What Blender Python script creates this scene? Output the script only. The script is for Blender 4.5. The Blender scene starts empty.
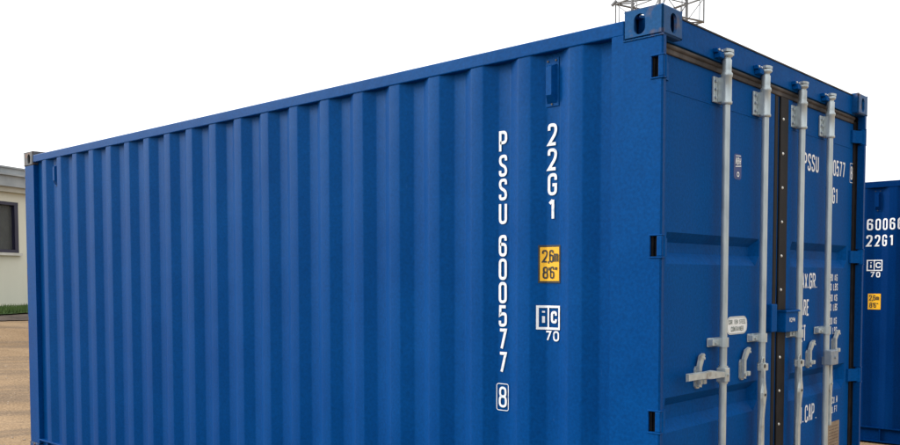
import bpy, bmesh, math, random
from mathutils import Vector, Matrix
random.seed(7)
scene = bpy.context.scene
R = math.radians

# ------------------------------------------------------------------ camera
cam_data = bpy.data.cameras.new("camera")
cam = bpy.data.objects.new("camera", cam_data)
scene.collection.objects.link(cam)
scene.camera = cam
cam_data.sensor_width = 36.0
cam_data.sensor_fit = 'HORIZONTAL'
cam_data.lens = 36.0 * 887.678 / 900.0
cam_data.shift_y = 97.67 / 900.0
cam_data.clip_start = 0.05
cam_data.clip_end = 3000
_yaw, _pit, _rol = 2.31237, -0.045553, -0.00107
_F = Vector((math.cos(_pit)*math.cos(_yaw), math.cos(_pit)*math.sin(_yaw), math.sin(_pit)))
_Rt = Vector((math.sin(_yaw), -math.cos(_yaw), 0))
_Up = _Rt.cross(_F)
_R2 = _Rt*math.cos(_rol) + _Up*math.sin(_rol)
_U2 = -_Rt*math.sin(_rol) + _Up*math.cos(_rol)
CAM = Vector((1.76897, -3.16878, 1.50711))
cam.matrix_world = Matrix(((_R2.x, _U2.x, -_F.x, CAM.x), (_R2.y, _U2.y, -_F.y, CAM.y),
                           (_R2.z, _U2.z, -_F.z, CAM.z), (0, 0, 0, 1)))

# ------------------------------------------------------------------ world: white overcast
SUN_DIR = Vector((-0.80, -0.46, 0.50)).normalized()       # direction towards the sun
sun_el = math.asin(SUN_DIR.z)
sun_az = math.atan2(SUN_DIR.x, SUN_DIR.y)
world = bpy.data.worlds.new("World")
scene.world = world
world.use_nodes = True
wn, wl = world.node_tree.nodes, world.node_tree.links
wn.clear()
w_out = wn.new('ShaderNodeOutputWorld')
bg_sky = wn.new('ShaderNodeBackground'); bg_sky.inputs['Strength'].default_value = 0.08
sky = wn.new('ShaderNodeTexSky'); sky.sky_type = 'NISHITA'; sky.sun_disc = False
sky.sun_elevation = sun_el; sky.sun_rotation = sun_az
sky.air_density = 1.0; sky.dust_density = 4.0
wl.new(sky.outputs[0], bg_sky.inputs['Color'])
bg_cl = wn.new('ShaderNodeBackground')                     # even cloud cover
bg_cl.inputs['Color'].default_value = (0.97, 0.985, 1.0, 1)
w_tc = wn.new('ShaderNodeTexCoord'); w_dot = wn.new('ShaderNodeVectorMath'); w_dot.operation = 'DOT_PRODUCT'
w_dot.inputs[1].default_value = Vector((-0.72, -0.30, 0.75)).normalized()   # thinner, brighter cloud on this side
wl.new(w_tc.outputs['Generated'], w_dot.inputs[0])
w_mr = wn.new('ShaderNodeMapRange'); w_mr.inputs['From Min'].default_value = -0.5; w_mr.inputs['From Max'].default_value = 0.8
w_mr.inputs['To Min'].default_value = 0.60; w_mr.inputs['To Max'].default_value = 1.45
wl.new(w_dot.outputs['Value'], w_mr.inputs['Value']); wl.new(w_mr.outputs[0], bg_cl.inputs['Strength'])
w_mix = wn.new('ShaderNodeMixShader'); w_mix.inputs[0].default_value = 0.9
wl.new(bg_sky.outputs[0], w_mix.inputs[1]); wl.new(bg_cl.outputs[0], w_mix.inputs[2])
wl.new(w_mix.outputs[0], w_out.inputs['Surface'])

sun_data = bpy.data.lights.new("sun", 'SUN')
sun_data.energy = 1.5; sun_data.angle = R(22); sun_data.color = (1.0, 0.97, 0.92)
sun = bpy.data.objects.new("sun", sun_data)
scene.collection.objects.link(sun)
sun.rotation_euler = SUN_DIR.to_track_quat('Z', 'Y').to_euler()

vs = scene.view_settings
vs.view_transform = 'Standard'; vs.look = 'None'; vs.exposure = 0.6; vs.gamma = 1.0
vs.use_curve_mapping = False

# ------------------------------------------------------------------ materials
def nodes_of(m):
    m.use_nodes = True
    nt = m.node_tree
    return nt, nt.nodes, nt.links, nt.nodes['Principled BSDF']

def noise_mat(name, c1, c2, rough=0.5, metallic=0.0, scale=6.0, detail=6.0, bump=0.0, bump_scale=120.0,
              spec=0.5, stretch=(1, 1, 1), c3=None, c3_amount=0.3, c3_scale=2.0, rough_var=0.1, bump_dist=0.002):
    m = bpy.data.materials.new(name)
    nt, n, l, b = nodes_of(m)
    tc = n.new('ShaderNodeTexCoord')
    mp = n.new('ShaderNodeMapping'); mp.inputs['Scale'].default_value = stretch
    l.new(tc.outputs['Object'], mp.inputs['Vector'])
    nz = n.new('ShaderNodeTexNoise'); nz.inputs['Scale'].default_value = scale; nz.inputs['Detail'].default_value = detail
    l.new(mp.outputs[0], nz.inputs['Vector'])
    ramp = n.new('ShaderNodeValToRGB')
    ramp.color_ramp.elements[0].position = 0.35; ramp.color_ramp.elements[0].color = (*c1, 1)
    ramp.color_ramp.elements[1].position = 0.65; ramp.color_ramp.elements[1].color = (*c2, 1)
    l.new(nz.outputs['Fac'], ramp.inputs['Fac'])
    col = ramp.outputs['Color']
    if c3 is not None:
        n3 = n.new('ShaderNodeTexNoise'); n3.inputs['Scale'].default_value = c3_scale; n3.inputs['Detail'].default_value = 8
        l.new(mp.outputs[0], n3.inputs['Vector'])
        r3 = n.new('ShaderNodeValToRGB')
        r3.color_ramp.elements[0].position = 1.0 - c3_amount - 0.06; r3.color_ramp.elements[0].color = (0, 0, 0, 1)
        r3.color_ramp.elements[1].position = 1.0 - c3_amount + 0.06; r3.color_ramp.elements[1].color = (1, 1, 1, 1)
        l.new(n3.outputs['Fac'], r3.inputs['Fac'])
        mx = n.new('ShaderNodeMix'); mx.data_type = 'RGBA'
        l.new(r3.outputs['Color'], mx.inputs['Factor']); l.new(col, mx.inputs['A']); mx.inputs['B'].default_value = (*c3, 1)
        col = mx.outputs['Result']
    l.new(col, b.inputs['Base Color'])
    b.inputs['Metallic'].default_value = metallic
    b.inputs['Specular IOR Level'].default_value = spec
    mr = n.new('ShaderNodeMapRange')
    mr.inputs['To Min'].default_value = max(0.02, rough-rough_var); mr.inputs['To Max'].default_value = min(1, rough+rough_var)
    l.new(nz.outputs['Fac'], mr.inputs['Value']); l.new(mr.outputs[0], b.inputs['Roughness'])
    if bump:
        nb = n.new('ShaderNodeTexNoise'); nb.inputs['Scale'].default_value = bump_scale; nb.inputs['Detail'].default_value = 4
        l.new(tc.outputs['Object'], nb.inputs['Vector'])
        bp = n.new('ShaderNodeBump'); bp.inputs['Strength'].default_value = bump; bp.inputs['Distance'].default_value = bump_dist
        l.new(nb.outputs['Fac'], bp.inputs['Height']); l.new(bp.outputs[0], b.inputs['Normal'])
    return m

def blue_paint(name, base, rust=0.0, spec=0.09, rough=0.40):
    """Container enamel: mottled blue, faint vertical run marks, scuffs, orange-peel bump, optional rust bloom."""
    m = bpy.data.materials.new(name)
    nt, n, l, b = nodes_of(m)
    tc = n.new('ShaderNodeTexCoord')
    nz = n.new('ShaderNodeTexNoise'); nz.inputs['Scale'].default_value = 2.2; nz.inputs['Detail'].default_value = 9; nz.inputs['Roughness'].default_value = 0.65
    l.new(tc.outputs['Object'], nz.inputs['Vector'])
    r1 = n.new('ShaderNodeValToRGB')
    r1.color_ramp.elements[0].position = 0.3; r1.color_ramp.elements[0].color = (base[0]*0.82, base[1]*0.9, base[2]*0.92, 1)
    r1.color_ramp.elements[1].position = 0.7; r1.color_ramp.elements[1].color = (base[0]*1.25, base[1]*1.1, base[2]*1.06, 1)
    l.new(nz.outputs['Fac'], r1.inputs['Fac'])
    # vertical dust runs
    mp = n.new('ShaderNodeMapping'); mp.inputs['Scale'].default_value = (26, 26, 0.9)
    l.new(tc.outputs['Object'], mp.inputs['Vector'])
    n2 = n.new('ShaderNodeTexNoise'); n2.inputs['Scale'].default_value = 1.0; n2.inputs['Detail'].default_value = 5
    l.new(mp.outputs[0], n2.inputs['Vector'])
    r2 = n.new('ShaderNodeValToRGB')
    r2.color_ramp.elements[0].position = 0.52; r2.color_ramp.elements[0].color = (0, 0, 0, 1)
    r2.color_ramp.elements[1].position = 0.8; r2.color_ramp.elements[1].color = (0.16, 0.16, 0.16, 1)
    l.new(n2.outputs['Fac'], r2.inputs['Fac'])
    m1 = n.new('ShaderNodeMix'); m1.data_type = 'RGBA'
    l.new(r2.outputs['Color'], m1.inputs['Factor']); l.new(r1.outputs['Color'], m1.inputs['A'])
    m1.inputs['B'].default_value = (0.003, 0.070, 0.22, 1)
    mps = n.new('ShaderNodeMapping'); mps.inputs['Scale'].default_value = (11, 11, 2.6); mps.inputs['Rotation'].default_value = (0.25, 0.15, 0)
    l.new(tc.outputs['Object'], mps.inputs['Vector'])
    ns = n.new('ShaderNodeTexNoise'); ns.inputs['Scale'].default_value = 1.7; ns.inputs['Detail'].default_value = 7; ns.inputs['Roughness'].default_value = 0.7
    l.new(mps.outputs[0], ns.inputs['Vector'])
    rs = n.new('ShaderNodeValToRGB')
    rs.color_ramp.elements[0].position = 0.70; rs.color_ramp.elements[0].color = (0, 0, 0, 1)
    rs.color_ramp.elements[1].position = 0.76; rs.color_ramp.elements[1].color = (0.22, 0.22, 0.22, 1)
    l.new(ns.outputs['Fac'], rs.inputs['Fac'])
    ms = n.new('ShaderNodeMix'); ms.data_type = 'RGBA'
    l.new(rs.outputs['Color'], ms.inputs['Factor']); l.new(m1.outputs['Result'], ms.inputs['A']); ms.inputs['B'].default_value = (0.16, 0.26, 0.36, 1)
    m1 = ms
    # fine speckle
    n3 = n.new('ShaderNodeTexNoise'); n3.inputs['Scale'].default_value = 75; n3.inputs['Detail'].default_value = 3
    l.new(tc.outputs['Object'], n3.inputs['Vector'])
    r3 = n.new('ShaderNodeMapRange'); r3.inputs['From Min'].default_value = 0.3; r3.inputs['From Max'].default_value = 0.7
    r3.inputs['To Min'].default_value = 0.86; r3.inputs['To Max'].default_value = 1.14
    l.new(n3.outputs['Fac'], r3.inputs['Value'])
    m2 = n.new('ShaderNodeMix'); m2.data_type = 'RGBA'; m2.blend_type = 'MULTIPLY'; m2.inputs['Factor'].default_value = 1
    l.new(m1.outputs['Result'], m2.inputs['A'])
    cb = n.new('ShaderNodeCombineColor')
    for s in ('Red', 'Green', 'Blue'): l.new(r3.outputs[0], cb.inputs[s])
    l.new(cb.outputs[0], m2.inputs['B'])
    col = m2.outputs['Result']
    if rust:
        n4 = n.new('ShaderNodeTexNoise'); n4.inputs['Scale'].default_value = 14; n4.inputs['Detail'].default_value = 8
        l.new(tc.outputs['Object'], n4.inputs['Vector'])
        r4 = n.new('ShaderNodeValToRGB')
        r4.color_ramp.elements[0].position = 0.66-rust; r4.color_ramp.elements[0].color = (0, 0, 0, 1)
        r4.color_ramp.elements[1].position = 0.82-rust; r4.color_ramp.elements[1].color = (0.75, 0.75, 0.75, 1)
        l.new(n4.outputs['Fac'], r4.inputs['Fac'])
        m4 = n.new('ShaderNodeMix'); m4.data_type = 'RGBA'
        l.new(r4.outputs['Color'], m4.inputs['Factor']); l.new(col, m4.inputs['A']); m4.inputs['B'].default_value = (0.16, 0.10, 0.07, 1)
        col = m4.outputs['Result']
    l.new(col, b.inputs['Base Color'])
    b.inputs['Specular IOR Level'].default_value = spec; b.inputs['Specular Tint'].default_value = (0.45, 0.9, 1.0, 1)
    mr = n.new('ShaderNodeMapRange'); mr.inputs['To Min'].default_value = rough-0.08; mr.inputs['To Max'].default_value = rough+0.12
    l.new(nz.outputs['Fac'], mr.inputs['Value']); l.new(mr.outputs[0], b.inputs['Roughness'])
    nb = n.new('ShaderNodeTexNoise'); nb.inputs['Scale'].default_value = 160; nb.inputs['Detail'].default_value = 3
    l.new(tc.outputs['Object'], nb.inputs['Vector'])
    bp = n.new('ShaderNodeBump'); bp.inputs['Strength'].default_value = 0.25; bp.inputs['Distance'].default_value = 0.0015
    n5 = n.new('ShaderNodeTexNoise'); n5.inputs['Scale'].default_value = 3.5; n5.inputs['Detail'].default_value = 2
    l.new(tc.outputs['Object'], n5.inputs['Vector'])
    bp2 = n.new('ShaderNodeBump'); bp2.inputs['Strength'].default_value = 0.35; bp2.inputs['Distance'].default_value = 0.012
    l.new(n5.outputs['Fac'], bp2.inputs['Height'])
    l.new(nb.outputs['Fac'], bp.inputs['Height']); l.new(bp2.outputs[0], bp.inputs['Normal']); l.new(bp.outputs[0], b.inputs['Normal'])
    return m

BLUE = (0.0002, 0.052, 0.212)
M = {}
M['blue'] = blue_paint('blue_enamel', BLUE)
M['blue_door'] = blue_paint('blue_door_enamel', (0.0002, 0.066, 0.258), spec=0.04, rough=0.5)
M['blue_cast'] = blue_paint('blue_casting_enamel', (0.004, 0.058, 0.195), rust=0.10, spec=0.2)
M['grey_cast'] = noise_mat('weathered_casting', (0.055, 0.065, 0.08), (0.12, 0.125, 0.13), rough=0.7, scale=20, bump=0.4, c3=(0.15, 0.08, 0.05), c3_amount=0.42, c3_scale=25)
M['galv'] = noise_mat('galvanised_steel', (0.42, 0.48, 0.50), (0.54, 0.60, 0.61), rough=0.36, metallic=0.45, scale=26, bump=0.15, bump_scale=90,
                      c3=(0.34, 0.36, 0.36), c3_amount=0.33, c3_scale=12, stretch=(1, 1, 0.35))
M['worn'] = noise_mat('worn_handle_steel', (0.41, 0.45, 0.45), (0.53, 0.57, 0.55), rough=0.38, metallic=0.3, scale=30, bump=0.15, c3=(0.24, 0.22, 0.19), c3_amount=0.34, c3_scale=14)
M['bolt'] = noise_mat('zinc_bolts', (0.6, 0.6, 0.56), (0.8, 0.8, 0.76), rough=0.35, metallic=0.5, scale=30)
M['rubber'] = noise_mat('door_rubber', (0.030, 0.026, 0.024), (0.060, 0.050, 0.045), spec=0.2, rough=0.6, scale=14, bump=0.2,
                        c3=(0.10, 0.085, 0.075), c3_amount=0.42, c3_scale=5, stretch=(1, 1, 0.3))
M['rubber_dark'] = noise_mat('centre_rubber', (0.008, 0.007, 0.007), (0.020, 0.017, 0.016), spec=0.2, rough=0.6, scale=14)
M['black'] = noise_mat('black_seal', (0.006, 0.006, 0.007), (0.014, 0.013, 0.013), rough=0.8, scale=20, spec=0.1)
M['white'] = noise_mat('white_lettering', (0.74, 0.77, 0.79), (0.86, 0.87, 0.88), rough=0.5, scale=25, c3=(0.5, 0.58, 0.66), c3_amount=0.36, c3_scale=40)
M['amber'] = noise_mat('amber_decal', (0.84, 0.43, 0.008), (0.90, 0.49, 0.012), rough=0.45, scale=6)
M['ink'] = noise_mat('black_ink', (0.012, 0.012, 0.012), (0.03, 0.028, 0.025), rough=0.5, scale=20)
M['decal_white'] = noise_mat('white_decal', (0.82, 0.85, 0.84), (0.88, 0.9, 0.89), rough=0.45, scale=12)
M['decal_navy'] = noise_mat('navy_decal', (0.01, 0.03, 0.17), (0.014, 0.04, 0.20), rough=0.4, scale=12)
M['plate'] = noise_mat('worn_plate', (0.25, 0.18, 0.12), (0.36, 0.29, 0.21), rough=0.5, metallic=0.4, scale=15)
M['plate_ink'] = noise_mat('plate_ink', (0.10, 0.06, 0.045), (0.15, 0.09, 0.06), rough=0.5, scale=20)
M['timber'] = noise_mat('floor_timber', (0.16, 0.09, 0.05), (0.22, 0.13, 0.07), rough=0.7, scale=5, stretch=(1, 8, 8))
M['tower'] = noise_mat('tower_galvanised', (0.15, 0.155, 0.16), (0.22, 0.225, 0.23), rough=0.55, metallic=0.3, scale=4)
M['wall'] = noise_mat('cream_cladding', (0.68, 0.665, 0.55), (0.75, 0.735, 0.61), rough=0.8, scale=1.5, bump=0.2, bump_scale=60, c3=(0.62, 0.60, 0.47), c3_amount=0.36, c3_scale=2.5, stretch=(1, 1, 0.3))
M['fascia'] = noise_mat('grey_roof_metal', (0.28, 0.31, 0.33), (0.40, 0.43, 0.44), rough=0.5, metallic=0.2, scale=3)
M['fascia_cream'] = noise_mat('cream_fascia', (0.42, 0.40, 0.33), (0.50, 0.48, 0.40), rough=0.6, scale=3)
M['winframe'] = noise_mat('dark_window_frame', (0.012, 0.012, 0.035), (0.02, 0.02, 0.05), rough=0.4, scale=3)
M['sill'] = noise_mat('pale_sill', (0.55, 0.54, 0.48), (0.65, 0.63, 0.58), rough=0.6, scale=8)
M['curtain'] = noise_mat('room_interior', (0.06, 0.05, 0.035), (0.16, 0.14, 0.10), rough=0.9, scale=2.5)
mg = bpy.data.materials.new('window_glass'); nt, n, l, b = nodes_of(mg)
b.inputs['Base Color'].default_value = (0.6, 0.62, 0.6, 1); b.inputs['Roughness'].default_value = 0.05
b.inputs['Transmission Weight'].default_value = 0.9; b.inputs['IOR'].default_value = 1.15
M['glass'] = mg
M['grass'] = noise_mat('grass_blades', (0.045, 0.10, 0.016), (0.10, 0.17, 0.03), rough=0.7, scale=3, detail=4)
M['lawn'] = noise_mat('lawn_soil', (0.035, 0.075, 0.012), (0.06, 0.105, 0.02), rough=0.9, scale=2.5, bump=0.6, bump_scale=30)
M['soil'] = noise_mat('damp_soil', (0.055, 0.038, 0.028), (0.12, 0.085, 0.065), rough=0.9, scale=5, bump=0.6, bump_scale=25, bump_dist=0.01)

# sandy yard ground
mg = bpy.data.materials.new('sandy_yard'); nt, n, l, b = nodes_of(mg)
tc = n.new('ShaderNodeTexCoord')
na = n.new('ShaderNodeTexNoise'); na.inputs['Scale'].default_value = 0.5; na.inputs['Detail'].default_value = 10; na.inputs['Roughness'].default_value = 0.65
l.new(tc.outputs['Object'], na.inputs['Vector'])
ra = n.new('ShaderNodeValToRGB')
ra.color_ramp.elements[0].position = 0.32; ra.color_ramp.elements[0].color = (0.25, 0.16, 0.085, 1)
ra.color_ramp.elements[1].position = 0.62; ra.color_ramp.elements[1].color = (0.40, 0.272, 0.158, 1)
l.new(na.outputs['Fac'], ra.inputs['Fac'])
# tyre tracks crossing the yard
mp = n.new('ShaderNodeMapping'); mp.inputs['Rotation'].default_value = (0, 0, R(-72)); mp.inputs['Scale'].default_value = (1.0, 0.10, 1)
l.new(tc.outputs['Object'], mp.inputs['Vector'])
nt2 = n.new('ShaderNodeTexNoise'); nt2.inputs['Scale'].default_value = 1.1; nt2.inputs['Detail'].default_value = 6
l.new(mp.outputs[0], nt2.inputs['Vector'])
rt = n.new('ShaderNodeValToRGB')
for i, (p_, v_) in enumerate([(0.40, 0.0), (0.455, 1.0), (0.50, 0.0)]):
    e = rt.color_ramp.elements[i] if i < 2 else rt.color_ramp.elements.new(p_)
    e.position = p_; e.color = (v_, v_, v_, 1)
l.new(nt2.outputs['Fac'], rt.inputs['Fac'])
mt = n.new('ShaderNodeMix'); mt.data_type = 'RGBA'
mlt = n.new('ShaderNodeMath'); mlt.operation = 'MULTIPLY'; mlt.inputs[1].default_value = 0.75
l.new(rt.outputs['Color'], mlt.inputs[0]); l.new(mlt.outputs[0], mt.inputs['Factor'])
l.new(ra.outputs['Color'], mt.inputs['A']); mt.inputs['B'].default_value = (0.19, 0.135, 0.09, 1)
nv = n.new('ShaderNodeTexNoise'); nv.inputs['Scale'].default_value = 45; nv.inputs['Detail'].default_value = 5
l.new(tc.outputs['Object'], nv.inputs['Vector'])
rv = n.new('ShaderNodeMapRange'); rv.inputs['From Min'].default_value = 0.3; rv.inputs['From Max'].default_value = 0.7
rv.inputs['To Min'].default_value = 0.72; rv.inputs['To Max'].default_value = 1.25
l.new(nv.outputs['Fac'], rv.inputs['Value'])
cb = n.new('ShaderNodeCombineColor')
for s in ('Red', 'Green', 'Blue'): l.new(rv.outputs[0], cb.inputs[s])
mm = n.new('ShaderNodeMix'); mm.data_type = 'RGBA'; mm.blend_type = 'MULTIPLY'; mm.inputs['Factor'].default_value = 1
l.new(mt.outputs['Result'], mm.inputs['A']); l.new(cb.outputs[0], mm.inputs['B'])
l.new(mm.outputs['Result'], b.inputs['Base Color']); b.inputs['Roughness'].default_value = 0.92
b.inputs['Specular IOR Level'].default_value = 0.2
bp = n.new('ShaderNodeBump'); bp.inputs['Strength'].default_value = 0.6; bp.inputs['Distance'].default_value = 0.012
l.new(nv.outputs['Fac'], bp.inputs['Height']); l.new(bp.outputs[0], b.inputs['Normal'])
M['ground'] = mg

# ------------------------------------------------------------------ mesh helpers
ORG = Vector((0, 0, 0))          # local origin subtracted from all vertices
class MB:
    def __init__(s): s.v, s.f, s.sm = [], [], []
    def add(s, vs_, fs, smooth=False):
        o = len(s.v); s.v += [tuple(p) for p in vs_]
        for f in fs: s.f.append(tuple(o+i for i in f)); s.sm.append(smooth)
        return s
    def box(s, x0, x1, y0, y1, z0, z1, ch=0.0):
        if x0 > x1: x0, x1 = x1, x0
        if y0 > y1: y0, y1 = y1, y0
        if z0 > z1: z0, z1 = z1, z0
        if ch <= 0:
            v = [(x, y, z) for x in (x0, x1) for y in (y0, y1) for z in (z0, z1)]
            return s.add(v, [(0,1,3,2),(4,6,7,5),(0,4,5,1),(2,3,7,6),(0,2,6,4),(1,5,7,3)])
        bm = bmesh.new(); bmesh.ops.create_cube(bm, size=1)
        for q in bm.verts:
            q.co = ((x0+x1)/2+q.co.x*(x1-x0), (y0+y1)/2+q.co.y*(y1-y0), (z0+z1)/2+q.co.z*(z1-z0))
        bmesh.ops.bevel(bm, geom=list(bm.edges), offset=ch, segments=2, affect='EDGES', profile=0.5)
        return s.bm(bm)
    def bm(s, bm, smooth=False):
        bm.verts.index_update()
        s.add([v.co[:] for v in bm.verts], [[v.index for v in f.verts] for f in bm.faces], smooth); bm.free(); return s
    def cyl(s, p0, p1, r0, r1=None, seg=16, caps=True):
        r1 = r0 if r1 is None else r1
        p0, p1 = Vector(p0), Vector(p1); d = (p1-p0).normalized()
        a = d.orthogonal().normalized(); b_ = d.cross(a)
        v = []
        for p_, r_ in ((p0, r0), (p1, r1)):
            for k in range(seg):
                t = 2*math.pi*k/seg; v.append(p_ + (a*math.cos(t)+b_*math.sin(t))*r_)
        s.add(v, [(k, (k+1) % seg, seg+(k+1) % seg, seg+k) for k in range(seg)], True)
        if caps: s.add(v, [tuple(range(seg))[::-1], tuple(range(seg, 2*seg))])
        return s
    def lathe(s, x, y, prof, seg=18):
        """vertical profile [(r, z)...] turned about the axis at x, y"""
        v = []
        for r_, z in prof:
            for k in range(seg):
                t = 2*math.pi*k/seg; v.append((x+r_*math.cos(t), y+r_*math.sin(t), z))
        f = []
        for i in range(len(prof)-1):
            for k in range(seg): f.append((i*seg+k, i*seg+(k+1) % seg, (i+1)*seg+(k+1) % seg, (i+1)*seg+k))
        s.add(v, f, True)
        s.add([v[k] for k in range(seg)], [tuple(range(seg))[::-1]])
        s.add(v[-seg:], [tuple(range(seg))])
        return s
    def prism(s, pts, axis, a0, a1):
        """polygon pts (2-D) extruded along axis; axis 0: pts=(y,z), 1: (x,z), 2: (x,y)"""
        def P(p_, a):
            q = list(p_); q.insert(axis, a); return tuple(q)
        n_ = len(pts)
        v = [P(p_, a0) for p_ in pts]+[P(p_, a1) for p_ in pts]
        f = [tuple(range(n_))[::-1], tuple(range(n_, 2*n_))]+[(k, (k+1) % n_, n_+(k+1) % n_, n_+k) for k in range(n_)]
        return s.add(v, f)
    def build(s, name, mat, parent=None, bevel=0.0, recalc=True):
        me = bpy.data.meshes.new(name)
        o_ = ORG
        me.from_pydata([(x-o_.x, y-o_.y, z-o_.z) for x, y, z in s.v], [], s.f)
        me.polygons.foreach_set('use_smooth', s.sm)
        if recalc:
            bm = bmesh.new(); bm.from_mesh(me)
            bmesh.ops.recalc_face_normals(bm, faces=bm.faces); bm.to_mesh(me); bm.free()
        me.materials.append(mat); me.update()
        ob = bpy.data.objects.new(name, me); scene.collection.objects.link(ob)
        if parent is not None: ob.parent = parent
        return ob

def thing(name, label, cat, loc, group=None):
    o = bpy.data.objects.new(name, None); scene.collection.objects.link(o)
    o.empty_display_size = 0.3
    o.location = loc; o['label'] = label; o['category'] = cat
    if group: o['group'] = group
    return o

# ------------------------------------------------------------------ stroke lettering
def rp(pts, r, closed=False, seg=4):
    """round the corners of a polyline (points marked with a third value are kept sharp)"""
    out = []; n_ = len(pts)
    for i, p_ in enumerate(pts):
        if (not closed and i in (0, n_-1)) or len(p_) > 2: out.append((p_[0], p_[1])); continue
        a, c = pts[(i-1) % n_], pts[(i+1) % n_]
        P0 = Vector(p_[:2]); da = Vector(a[:2])-P0; dc = Vector(c[:2])-P0
        ra_ = min(r, da.length*0.5, dc.length*0.5)
        A = P0+da.normalized()*ra_; C = P0+dc.normalized()*ra_
        for k in range(seg+1):
            t = k/seg; q = A*(1-t)**2+P0*2*t*(1-t)+C*t*t; out.append((q.x, q.y))
    if closed: out.append(out[0])
    return out

S = 1
GL = {
 '0': [('c', [(0,0),(1,0),(1,1),(0,1)])],
 'O': [('c', [(0,0),(1,0),(1,1),(0,1)])],
 'D': [('c', [(0,0,S),(1,0),(1,1),(0,1,S)])],
 '1': [('o', [(.60,0),(.60,1)]), ('o', [(.12,.80),(.56,.985)])],
 '2': [('o', [(0,.72),(0,1),(1,1),(1,.58),(0,0,S),(1,0)])],
 '3': [('o', [(0,.78),(0,1),(1,1),(1,.53),(.35,.53)]), ('o', [(.35,.53),(1,.53),(1,0),(0,0),(0,.24)])],
 '4': [('o', [(.78,0),(.78,1,S),(0,.27,S),(1.05,.27)])],
 '5': [('o', [(1,1),(.06,1,S),(.03,.56,S),(.3,.62),(1,.62),(1,0),(0,0),(0,.24)])],
 '6': [('o', [(.97,.77),(.97,1),(0,1),(0,0),(1,0),(1,.58),(.02,.58)])],
 '7': [('o', [(0,1),(1,1,S),(.3,0)])],
 '8': [('c', [(.06,.53),(.94,.53),(.94,1),(.06,1)]), ('c', [(0,0),(1,0),(1,.53),(0,.53)])],
 '9': [('o', [(.03,.23),(.03,0),(1,0),(1,1),(0,1),(0,.42),(.98,.42)])],
 'A': [('o', [(0,0),(.42,1,S),(.58,1,S),(1,0)]), ('o', [(.16,.3),(.84,.3)])],
 'B': [('c', [(0,0,S),(1,0),(1,.53),(.9,.53),(0,.53,S)]), ('c', [(0,.53,S),(.94,.53),(.94,1),(0,1,S)])],
 'C': [('o', [(1,.7),(1,1),(0,1),(0,0),(1,0),(1,.3)])],
 'E': [('o', [(1,1),(0,1,S),(0,0,S),(1,0)]), ('o', [(0,.53),(.82,.53)])],
 'F': [('o', [(1,1),(0,1,S),(0,0)]), ('o', [(0,.53),(.82,.53)])],
 'G': [('o', [(1,.72),(1,1),(0,1),(0,0),(1,0),(1,.47,S),(.52,.47)])],
 'H': [('o', [(0,0),(0,1)]), ('o', [(1,0),(1,1)]), ('o', [(0,.53),(1,.53)])],
 'I': [('o', [(.5,0),(.5,1)])],
 'K': [('o', [(0,0),(0,1)]), ('o', [(1,1),(.08,.46,S),(1,0)])],
 'L': [('o', [(0,1),(0,0,S),(.95,0)])],
 'M': [('o', [(0,0),(0,1,S),(.5,.35,S),(1,1,S),(1,0)])],
 'N': [('o', [(0,0),(0,1,S),(1,0,S),(1,1)])],
 'P': [('o', [(0,0),(0,1,S),(1,1),(1,.45),(0,.45,S)])],
 'R': [('o', [(0,0),(0,1,S),(1,1),(1,.5),(0,.5,S)]), ('o', [(.45,.5),(1,0)])],
 'S': [('o', [(1,.76),(1,1),(0,1),(0,.58),(1,.42),(1,0),(0,0),(0,.24)])],
 'T': [('o', [(0,1),(1,1)]), ('o', [(.5,1),(.5,0)])],
 'U': [('o', [(0,1),(0,0),(1,0),(1,1)])],
 'X': [('o', [(0,0),(1,1)]), ('o', [(0,1),(1,0)])],
 'm': [('o', [(0,0),(0,.66,S),(.5,.66),(.5,0)]), ('o', [(.5,.4),(.5,.66),(1,.66),(1,0)])],
 'i': [('o', [(.5,0),(.5,.60)]), ('o', [(.5,.92),(.5,1.08)])],
 'c': [('o', [(1,.56),(1,.8),(0,.8),(0,.08),(1,.08),(1,.3)])],
 '.': [('o', [(.2,.0),(.2,.08)])],
 ',': [('o', [(.35,.06),(.1,-.16)])],
 "'": [('o', [(.3,1),(.2,.72)])],
 '"': [('o', [(.2,1),(.15,.74)]), ('o', [(.75,1),(.7,.74)])],
 '-': [('o', [(.1,.5),(.9,.5)])],
 '/': [('o', [(0,0),(1,1)])],
}
LF = [0.0]
def ribbon(mb, pts, t, place, step=0.008):
    LF[0] = (LF[0]+0.00015) % 0.0012
    # subdivide so the strokes can follow the corrugation
    P_ = [Vector(pts[0])]
    for a, c in zip(pts[:-1], pts[1:]):
        a, c = Vector(a), Vector(c); L_ = (c-a).length
        if L_ < 1e-6: continue
        k_ = max(1, int(math.ceil(L_/step)))
        for k in range(1, k_+1): P_.append(a.lerp(c, k/k_))
    closed = (P_[0]-P_[-1]).length < 1e-6
    n_ = len(P_)
    if n_ < 2: return
    vv = []
    for i in range(n_):
        if closed and i in (0, n_-1): d0 = (P_[-1]-P_[-2]).normalized(); d1 = (P_[1]-P_[0]).normalized()
        else:
            d0 = (P_[i]-P_[i-1]).normalized() if i > 0 else (P_[1]-P_[0]).normalized()
            d1 = (P_[i+1]-P_[i]).normalized() if i < n_-1 else d0
        nb_ = Vector((-(d0.y+d1.y), d0.x+d1.x))
        if nb_.length < 1e-4: nb_ = Vector((-d0.y, d0.x))
        nb_.normalize()
        k = max(0.45, nb_.dot(Vector((-d0.y, d0.x))))
        w = t/2/k
        for sgn in (1, -1):
            q = P_[i]+nb_*w*sgn; vv.append(place(q.x, q.y))
    mb.add(vv, [(2*i, 2*i+1, 2*i+3, 2*i+2) for i in range(n_-1)])

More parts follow.
